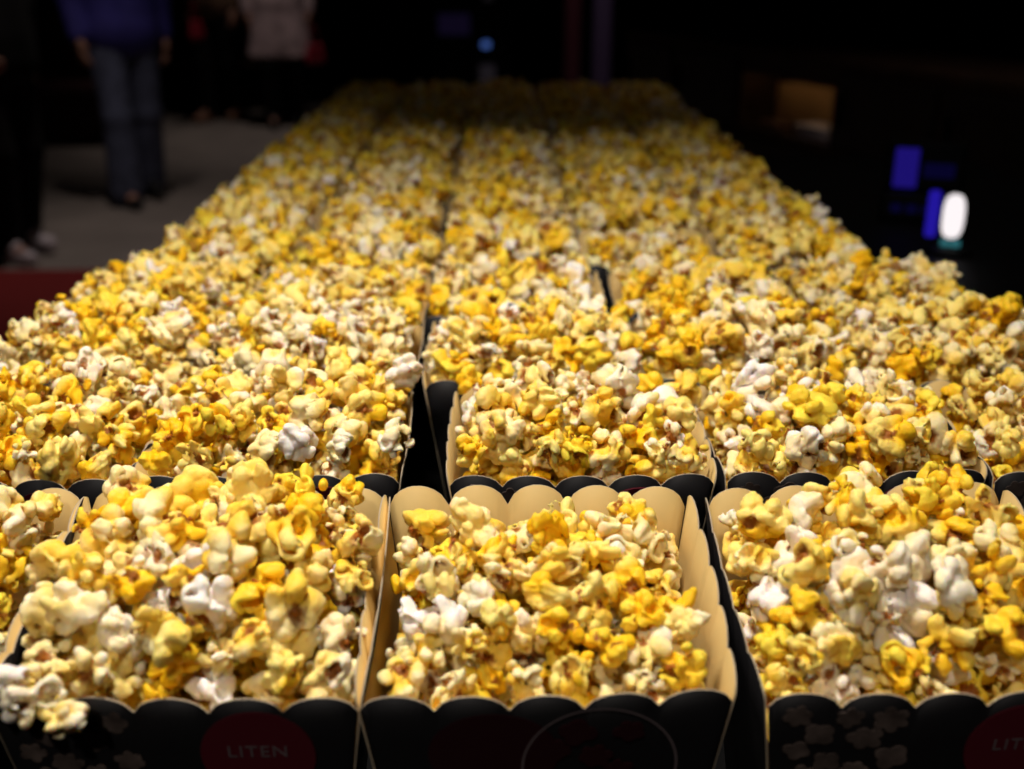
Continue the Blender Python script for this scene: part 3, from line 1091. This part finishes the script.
strip = MB().box(-2.10, -1.58, 0.05, 0.07, 0.955, 0.967).build('added_strip_light', mat('added shelf light', (.8, .6, .4), .4, emit=(1.0, 0.66, 0.34), estr=1.5), su)  # unseen strip lamp added to brighten the open shelf
tag(su, 'long dark brown cabinet with one open lit shelf, right of the popcorn', 'cabinet')


def on_shelf(x, y, z):
    return Matrix.Translation(su.location) @ Matrix.Rotation(ang, 4, 'Z') @ Vector((x, y, z))


m_kraft = mat('brown cardboard', (0.40, 0.24, 0.10), 0.85, noise=0.1, scale=10)
kb = empty('cardboard_box', on_shelf(-1.845, 0.29, 0.715), ang)
MB().box(-0.26, 0.26, -0.15, 0.15, 0.0, 0.155, 0.003).build('carton', m_kraft, kb)
MB().box(-0.261, 0.0, -0.151, 0.151, 0.155, 0.158).build('flap', m_kraft, kb)
MB().box(0.002, 0.261, -0.151, 0.151, 0.155, 0.158).build('flap', m_kraft, kb)
MB().box(-0.262, 0.262, -0.02, 0.02, 0.158, 0.159).build('tape', mat('packing tape', (.45, .33, .18), .3), kb)
tag(kb, 'brown cardboard box on the open lit shelf of the dark cabinet', 'box')
m_paper = mat('white paper', (0.75, 0.70, 0.78), 0.7)
pk = empty('napkin_stack', on_shelf(-1.68, 0.075, 0.715), ang)
for k in range(6):
    MB().box(-0.11, 0.11, -0.055, 0.055, 0.008 * k, 0.008 * k + 0.0075, 0.003).build('napkin', m_paper, pk).rotation_euler = (0, 0, R(rng.uniform(-4, 4)))
tag(pk, 'stack of white napkins in front of the cardboard box, nearer the camera', 'napkins', 'paper on the lit shelf')
pk = empty('paper_bundle', on_shelf(-1.97, 0.075, 0.715), ang)
for k in range(4):
    MB().box(-0.07, 0.07, -0.05, 0.05, 0.007 * k, 0.007 * k + 0.0065, 0.003).build('sheet', m_tan, pk).rotation_euler = (0, 0, R(rng.uniform(-5, 5)))
tag(pk, 'small dull paper bundle at far end of the lit shelf', 'paper', 'paper on the lit shelf')

# ------------------------------------------------------------------ lit things on the counter at right
lt = empty('table_light', (0.717, 1.71, CZ), R(-22))
MB().lathe([(0.0001, 0), (0.036, 0), (0.036, 0.006), (0.03, 0.010), (0.0001, 0.011)]).build('foot', m_blackm, lt, True)
MB().tube([(0, 0, 0.008), (0, 0.004, 0.03)], 0.006).build('stem', m_blackm, lt)
nn = 28
v, f = [], []
for yy in (-0.008, 0.008):
    for i in range(nn):
        a = 2 * math.pi * i / nn
        ca, sa = math.cos(a), math.sin(a)
        v.append((0.0165 * math.copysign(abs(ca) ** .7, ca), yy, 0.060 + 0.034 * math.copysign(abs(sa) ** .7, sa)))
for i in range(nn):
    j = (i + 1) % nn
    f.append([i, j, j + nn, i + nn])
f.append(list(range(nn))[::-1]); f.append([nn + i for i in range(nn)])
link('lit_lens', mesh('lit_lens', v, f, [mat('white lit lens', (.9, .9, .9), .3, emit=(1.0, 0.93, 0.95), estr=0.95)]), lt)
MB().box(-0.040, -0.022, -0.004, 0.010, 0.024, 0.098, 0.004).build('blue_edge', mat('blue lit edge', (.004, .003, .06), .6, spec=0.0, emit=(0.03, 0.015, 0.62), estr=0.5), lt)
MB().box(-0.014, 0.016, -0.006, 0.010, 0.012, 0.020, 0.002).build('teal_edge', mat('teal lit edge', (.02, .1, .1), .3, emit=(0.05, 0.3, 0.35), estr=0.4), lt)
tag(lt, 'small upright white oval light glowing on the dark counter, right', 'lamp')

m_bl = mat('dim blue screen', (.003, .002, .03), .6, spec=0.0, emit=(0.03, 0.015, 0.42), estr=0.35)
m_bl2 = mat('very dim blue keys', (.002, .002, .01), .6, spec=0.0, emit=(0.03, 0.02, 0.30), estr=0.06)
ct = empty('payment_terminal', (0.755, 1.95, CZ), R(-20))
MB().box(-0.07, 0.07, -0.03, 0.05, 0.0, 0.05, 0.008).build('body', m_blackm, ct)
MB().box(-0.068, 0.068, 0.01, 0.035, 0.05, 0.135, 0.006).build('head', m_blackm, ct)
MB().box(-0.052, -0.012, 0.005, 0.012, 0.055, 0.125, 0.002).build('screen', m_bl, ct)
MB().box(-0.002, 0.05, 0.005, 0.012, 0.075, 0.10, 0.002).build('side_screen', m_bl2, ct)
for kx in range(4):
    MB().box(-0.05 + kx * .026, -0.032 + kx * .026, -0.034, -0.028, 0.018, 0.032, 0.001).build('key', m_bl2, ct)
tag(ct, 'black payment terminal with dim blue screen behind the white light', 'terminal')
